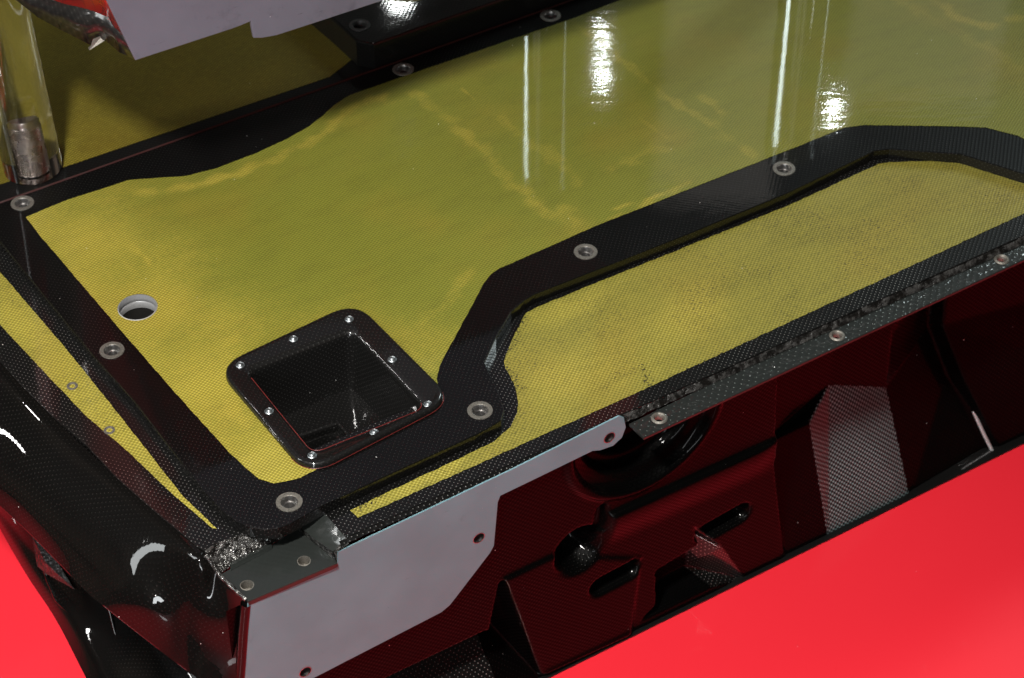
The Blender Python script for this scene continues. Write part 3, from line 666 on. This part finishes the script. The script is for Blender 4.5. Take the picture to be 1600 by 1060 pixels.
# small mouldings low on the end wall
cr = [at(171, 952, -.321), at(182, 995, -.334), at(196, 1030, -.342), at(204, 1052, -.346)]
obj('moulding_ridge', tube(cr, .0022), 'carbon_end', tub, 180)
cr = [at(66, 878, -.335), at(74, 905, -.343), at(88, 938, -.350), at(110, 960, -.348)]
obj('moulding_ridge', tube(cr, .0022), 'carbon_end', tub, 180)
tri = [(at(a_, b_, c_)-ray(a_, b_)*.004) for a_, b_, c_ in [(50, 838, -.322), (58, 885, -.339), (72, 897, -.341), (116, 921, -.329), (86, 872, -.323)]]
cen_ = sum(tri, Vector())/5+Vector((-.003, 0, .004))
obj('pocket_edge', tube(POCKET_EDGE, .0005, 6, 60), 'red_edge', pocket, 180, 'thin red laminate edge')  # red line along the inner lip
outer_ = [tuple(Vector(p)) for p in ring(pk_out, -.0003, .0010, .030)]
obj('pocket_edge', tube(outer_[22:], .0004, 6, 60), 'red_edge', pocket, 180)
obj('moulding_boss', facets([[tuple(tri[i-1]), tuple(tri[i]), tuple(cen_)] for i in range(5)]), 'resin_wrinkled', tub)

# ------------------------------------------------------------------ rear panel and raised rear cover
rear = thing('aramid_board', 'dark olive aramid panel behind the lid, in shadow of the hanging module', 'panel', (-.2, .8, -.02))
bevel(obj('panel_board', plate([[(-.75, YF+.0012), (1.2, YF+.0012), (1.2, 1.35), (-.75, 1.35)]], -.003, -.013), 'black_gloss', rear), .001)
rp = [(-.75, .520), (-.335, .520), (-.30, .512), (.062, .506), *XY([(557, 88), (505, 38), (470, 2)], -.003), (.10, 1.3), (-.75, 1.3)]
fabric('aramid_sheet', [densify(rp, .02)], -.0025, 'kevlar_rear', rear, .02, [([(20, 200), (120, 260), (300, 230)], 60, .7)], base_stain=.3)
blk = thing('rear_cover', 'raised glossy black cover behind the lid, one dark bushing near its corner', 'cover', (.4, .7, -.003))
ZB = .034
tp = [tuple(aty(586, 80, YF+.004).xy), tuple(at(580, 84, ZB).xy), tuple(at(520, 30, ZB).xy), (.085, .75), (.085, 1.25), (1.2, 1.25), (1.2, YF+.004)]
tp[0] = (tp[1][0]+.012, YF+.004); tp[1] = (tp[1][0]-.002, YF+.022)
bb = [tp[0], tp[1], (tp[2][0]-.004, tp[2][1]), (tp[3][0]-.006, tp[3][1]), tp[4], tp[5], tp[6]]
bc_ = tuple(at(562, 40, ZB))[:2]
bt = plate([tp, circle(bc_, BR, 28)], ZB, -.002, .0025)
bevel(obj('cover_body', bt, 'black_gloss', blk), .0030, 4, 50)
obj('bushing', lathe((bc_[0], bc_[1], ZB), [(BR+.0028, .0002), (BR+.0026, .0009), (BR*.86, .0010), (BR*.74, -.001), (BR*.70, -.0055), (.0005, -.006)], 40), 'hole_dark', blk, 40)
obj('laminate_edge', facets([[(tp[0][0], YF+.0036, ZB-.0016), (1.2, YF+.0036, ZB-.0016), (1.2, YF+.0052, ZB-.0002), (tp[0][0], YF+.0052, ZB-.0002)]]), 'dark_edge', blk)  # strip painted in for the red reflection on the top front edge
kp = [*XY([(655, 22), (690, -20)], ZB), (.32, .72), (.32, 1.2), (1.1, 1.2), (1.1, .545), (.30, .545)]
kp = [(.175, .540), (.16, .60), (.16, 1.2), (1.1, 1.2), (1.1, .540)]
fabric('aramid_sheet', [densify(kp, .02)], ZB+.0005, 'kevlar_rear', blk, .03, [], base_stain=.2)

# ------------------------------------------------------------------ module hanging above (part of the exploded display)
mod = thing('hanging_module', 'grey metal housing with red and carbon side hanging above the rear panel', 'housing', (.0, .45, .27))
YM = .265
def xzm(pts): return [(aty(*p, YM).x, aty(*p, YM).z) for p in pts]
mp = [(212, 95), (362, 46), (378, 40), (392, 34), (397, 60), (410, 60), (432, 56), (460, 47), (603, 0), (760, -52), (960, -118), (940, -420), (40, -260)]
bevel(obj('front_plate', yplate(xzm(mp), YM, YM+.004), 'primer', mod), .0010, 2, 50)
v = lambda px, py, y: tuple(aty(px, py, y))
s0 = [v(211, 93, YM+.003), v(186, 82, YM+.022), v(170, 68, YM+.034), v(160, 62, YM+.042), v(140, 70, YM+.056), v(95, 47, YM+.10), v(60, 28, YM+.14), v(22, -2, YM+.18), v(-40, -40, YM+.25)]
s1 = [v(196, 60, YM+.003), v(176, 40, YM+.022), v(165, 26, YM+.034), v(152, 20, YM+.042), v(135, 14, YM+.056), v(100, 6, YM+.10), v(70, -4, YM+.14), v(30, -20, YM+.18), v(-30, -60, YM+.25)]
s2 = [v(168, 0, YM+.003), v(150, -22, YM+.022), v(140, -30, YM+.034), v(130, -36, YM+.042), v(118, -44, YM+.056), v(92, -52, YM+.10), v(66, -60, YM+.14), v(30, -80, YM+.18), v(-30, -120, YM+.25)]
s3 = [v(60, -230, YM+.003), v(54, -240, YM+.022), v(50, -246, YM+.034), v(46, -250, YM+.042), v(40, -256, YM+.056), v(20, -262, YM+.10), v(0, -280, YM+.14), v(-20, -300, YM+.18), v(-60, -330, YM+.25)]
M['carbon_module'] = carbon('carbon_module', p=.0060, dots=.08, base=.008, coat_rough=.12, fib=.03)
side = obj('carbon_skirt', loft([s0, s1], False), 'carbon_module', mod, 60)
so = side.modifiers.new('thick', 'SOLIDIFY'); so.thickness = .002
rd = obj('red_side', loft([s1, s2, s3], False), 'red_module', mod, 60)
so = rd.modifiers.new('thick', 'SOLIDIFY'); so.thickness = .002
# rest of the housing: back, top and underside, so that it has depth
xs_ = xzm([(212, 95)])[0][0]
bevel(obj('housing_body', plate([[(xs_+.02, YM+.005), (.36, YM+.005), (.36, YM+.50), (xs_+.05, YM+.50)]], .50, .315), 'red_module', mod), .004, 2)
cb_ = aty(151, 66, YM+.044); obj('clip', facets([[tuple(cb_+Vector(v_)*.8) for v_ in f_] for f_ in ([(-.012, -.003, -.006), (.009, -.004, .001), (.010, 0, .007), (-.004, 0, .006)], [(-.012, -.003, -.006), (.009, -.004, .001), (.006, .008, -.003), (-.010, .006, -.008)])]), 'steel_dull', mod)
e = [v(211, 94, YM-.0004), v(362, 46.5, YM-.0004)]
# ------------------------------------------------------------------ clear acrylic rods
def rod(c, z0, rad, h, label, stud=True, tilt=0.0):
    t = thing('acrylic_rod', label, 'rod', (c[0], c[1], z0), 'clear acrylic rods of the display')
    o = obj('rod_body', lathe((c[0], c[1], z0), [(.0005, 0.0), (rad-.0015, 0.0), (rad, .0015), (rad, h-.0015), (rad-.0015, h), (.0005, h)], 72), 'acrylic', t, 40)
    if stud:
        pr = [(.0005, .0015), (.0110, .0015)]
        k = 0.0
        while k < .066: pr += [(.0110, .002+k), (.0102, .003+k)]; k += .002
        pr += [(.0105, .072), (.009, .076), (.0005, .076)]
        obj('threaded_stud', lathe((c[0], c[1], z0), pr, 24), 'stud_metal', t, 60)
    t.rotation_euler = (0, tilt, 0)
    return t
rc_ = at(52, 262, .0015); rod((rc_.x, rc_.y), .0015, .0325, .62, 'thick clear acrylic rod with a steel stud inside, standing behind the lid corner', True, math.radians(-2.0))
rc_ = at(1262, -60); rod((rc_.x, rc_.y), .0015, .0325, .30, 'clear acrylic rod just above the frame, mirrored at the right of the lid', False)
rc_ = at(850, -75, ZB); rod((rc_.x, rc_.y), ZB+.0015, .0300, .30, 'clear acrylic rod just above the frame, mirrored near the middle of the lid', False)

# ------------------------------------------------------------------ render
scene.render.engine = 'CYCLES'
scene.cycles.max_bounces = 8; scene.cycles.transmission_bounces = 8; scene.cycles.glossy_bounces = 4; scene.cycles.diffuse_bounces = 2
scene.cycles.caustics_refractive = False; scene.cycles.caustics_reflective = False
scene.cycles.sample_clamp_indirect = 6.0
scene.render.resolution_x = 1024; scene.render.resolution_y = 678
